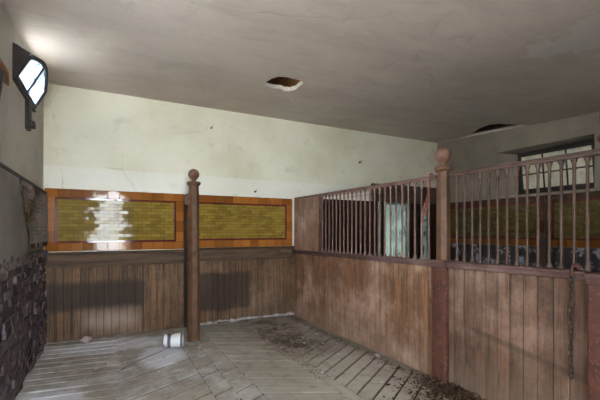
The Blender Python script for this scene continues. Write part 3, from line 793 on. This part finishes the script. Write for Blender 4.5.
# ------------------------------------------------------------------ things on the floor
t = thing('paint_tin', (.76, 4.95, .008), 'dented white paint tin lying on its side at the foot of the lone post', 'tin')
mt = Matrix.Translation((.76,4.95,.10)) @ Matrix.Rotation(math.radians(-16),4,'Z') @ Matrix.Rotation(PI/2,4,'Y')
def lay(prof, nm, m, par=t, n=24):
    bm = B(); lathe(bm, prof, 0, 0, n)
    for v in bm.verts: v.co = mt @ v.co
    return obj(nm, bm, m, par, smooth=False)
lay([(.085,-.115),(.089,-.113),(.086,-.105),(.086,.105),(.089,.112),(.085,.115)], 'body', M_TIN)
lay([(.078,-.121),(.080,-.113),(.078,-.111)], 'lid', M_RUST)
lay([(.0873,-.07),(.0873,-.03)], 'paper_band', M_BAND)
lay([(.0872,.085),(.0895,.092),(.0895,.107),(.0872,.109)], 'end_band', M_BAND)

def lump(nm, x, y, sx, sy, sz, m, seed, rz=0):
    bm = B(); bmesh.ops.create_icosphere(bm, subdivisions=2, radius=1)
    for v in bm.verts:
        d = 1+.45*mnoise.noise(v.co*1.3+Vector((seed,0,0))); v.co = Vector((v.co.x*sx*d, v.co.y*sy*d, v.co.z*sz*d))
    bmesh.ops.rotate(bm, verts=bm.verts, matrix=Matrix.Rotation(rz,3,'Z'))
    mn = min(v.co.z for v in bm.verts)
    bmesh.ops.translate(bm, verts=bm.verts, vec=(x, y, .003-mn))
    return obj(nm, bm, m)
tag(lump('brick_fragment', -.25, 5.72, .065, .045, .05, M_BPIECE, 2), 'pinkish broken brick at the foot of the stained wainscot near the left corner', 'brick')
tag(lump('plaster_slab', .07, 4.66, .075, .11, .013, M_CHIP, 5, .4), 'pale flat slab of fallen plaster on the left floor', 'plaster')
tag(lump('stone_chip', 2.85, 3.47, .022, .04, .02, M_CHIP, 9), 'white stone chip on the floor against the long partition', 'stone')
bm = B(); tube(bm, smooth_pts([(.13,4.40,.012),(.28,4.57,.013),(.46,4.74,.013),(.62,4.87,.012)]), [.004]*15+[.003], 7)
tag(obj('stick', bm, M_LINTEL), 'thin dark stick lying on the floor and pointing to the paint tin', 'stick')
chip0 = lump('plaster_crumb', 0, 0, .016, .013, .008, M_CHIP, 3)
tag(chip0, 'tiny white plaster crumb scattered on the stable floor', 'plaster crumb', 'plaster crumbs on the floor')
spots = []
for i in range(34):
    k = i%3
    if k == 0: spots.append((R.uniform(-.4,.6), R.uniform(5.1,5.7)))
    elif k == 1: spots.append((R.uniform(-.3,1.6), R.uniform(3.4,5.2)))
    else: spots.append((R.uniform(1.4,2.8), R.uniform(2.6,5.5)))
spots = [p for p in spots if abs(p[0]-1.08)+abs(p[1]-5.17) > .25 and abs(p[0]-.76)+abs(p[1]-4.95) > .35 and abs(p[0]-.07)+abs(p[1]-4.66) > .25]
for i, (x, y) in enumerate(spots):
    o = chip0 if i == 0 else chip0.copy()
    if i: C.objects.link(o)
    s = R.uniform(.5, 1.3); o.scale = (s*R.uniform(.8,1.4), s, s); o.rotation_euler = (0,0,R.uniform(0,6)); o.location = (x, y, 0)

def scatter(n, fn, size, m, nm, aspect=.55, z=.004, curl=.5):
    bm = B()
    for i in range(n):
        x, y, h = fn()
        s = size*R.uniform(.5, 1.35); w = s*aspect
        mt = Matrix.Translation((x, y, z+h)) @ Matrix.Rotation(R.uniform(0, 2*PI),4,'Z') @ Matrix.Rotation(R.uniform(-curl,curl),4,'X') @ Matrix.Rotation(R.uniform(-curl,curl),4,'Y')
        P = [(-s,0,0),(-s*.3,-w,s*.18),(s*.5,-w*.8,s*.2),(s,0,0),(s*.5,w*.8,s*.2),(-s*.3,w,s*.18)]
        vs = [bm.verts.new(mt @ Vector(p)) for p in P]
        bm.faces.new((vs[0],vs[1],vs[2],vs[3])); bm.faces.new((vs[0],vs[3],vs[4],vs[5]))
    return obj(nm, bm, m)
def leafspot():
    while True:
        x = 2.92-abs(R.gauss(0,.24)); y = R.gauss(2.32,.24)
        if x > 1.9 and 1.5 < y < 2.93 and not (x > 2.88 and 2.52 < y < 2.72): break
    h = max(0, .05*(1-abs(x-2.9)/.5))*R.random()
    return x, y, h
tag(scatter(1500, leafspot, .016, M_LEAF, 'leaf_litter'), 'drift of dry brown leaves on the floor at the foot of the rust-red casing', 'leaves', kind='stuff')
def strawspot():
    if R.random() < .6:
        x = R.gauss(2.2,.16)+.0; y = R.gauss(4.6,.38)
    elif R.random() < .5: x = R.gauss(2.0,.06); y = R.uniform(3.2,5.2)
    else: x = 2.86-abs(R.gauss(0,.05)); y = R.uniform(2.7,5.8)
    x = min(x, 2.9); y = min(max(y, 3.0+R.random()*.1), 5.8)
    return x, y, 0
tag(scatter(1400, strawspot, .015, M_STRAW, 'straw_litter', .22, .004, .15), 'brown straw and dirt strewn on the floor along the long partition', 'straw', kind='stuff')

# ------------------------------------------------------------------ outside
bm = B(); box(bm, -60, 60, -60, 60, -.5, -.21); g = struct('ground', bm, M_GRAVEL)
t = NT('outside_dark_strip'); M_STRIP = t.bsdf(t.mix(t.noise(5, 6), sr(84,90,98), sr(62,67,74)), .9, .2)
bm = B(); box(bm, -9, XL-.32, -6, 14, -.22, -.19); struct('dark_ground_strip', bm, M_STRIP, g)  # unseen dark strip added outside the left wall to cut the ceiling glow

# ------------------------------------------------------------------ light
w = bpy.data.worlds.new('sky'); SC.world = w; w.use_nodes = True
nt = w.node_tree; nt.nodes.clear()
wo = nt.nodes.new('ShaderNodeOutputWorld'); bg = nt.nodes.new('ShaderNodeBackground')
bg.inputs[0].default_value = (.88,.95,1.0,1); bg.inputs[1].default_value = 1.0
nt.links.new(bg.outputs[0], wo.inputs[0])
def portal(loc, rot, sx, sy):
    L = bpy.data.lights.new('daylight_portal', 'AREA'); L.shape = 'RECTANGLE'; L.size = sx; L.size_y = sy
    L.cycles.is_portal = True
    o = bpy.data.objects.new('daylight_portal', L); C.objects.link(o); o.location = loc; o.rotation_euler = rot
portal(((FD[0]+FD[1])/2, YF-.30, FD[3]/2), (PI/2,0,PI), FD[1]-FD[0], FD[3])
for a_, b_ in FILL_LW: portal((XL-.3, (a_+b_)/2, (LZ0+LZ1)/2), (0,-PI/2,0), LZ1-LZ0, b_-a_)
portal((XL-.3, 4.635, 3.11), (0,-PI/2,0), .5, 1.03)
portal(((D0+D1)/2, YB+.3, 1.1), (-PI/2,0,PI), D1-D0, 2.3)
S = bpy.data.lights.new('sun', 'SUN'); S.energy = 6.0; S.angle = .02; S.color = (1,.98,.94)
so = bpy.data.objects.new('sun', S); C.objects.link(so)
so.rotation_euler = Vector((-.55,-.35,-1.0)).to_track_quat('-Z','Y').to_euler()

# ------------------------------------------------------------------ camera
cam = bpy.data.cameras.new('camera'); cam.sensor_width = 36; cam.lens = 370/600*36; cam.shift_y = 31/600; cam.clip_start = .02
co = bpy.data.objects.new('camera', cam); C.objects.link(co); co.location = (0,0,1.5)
co.rotation_euler = (PI/2, 0, -math.atan2(.4625,.8866)); SC.camera = co
vs_ = SC.view_settings; vs_.view_transform = 'Standard'; vs_.look = 'None'; vs_.gamma = 1; vs_.use_curve_mapping = False
vs_.exposure = 5.75
SC.cycles.use_denoising = True
SC.cycles.max_bounces = 10; SC.cycles.diffuse_bounces = 8; SC.cycles.glossy_bounces = 5; SC.cycles.transparent_max_bounces = 12
SC.cycles.sample_clamp_indirect = 6
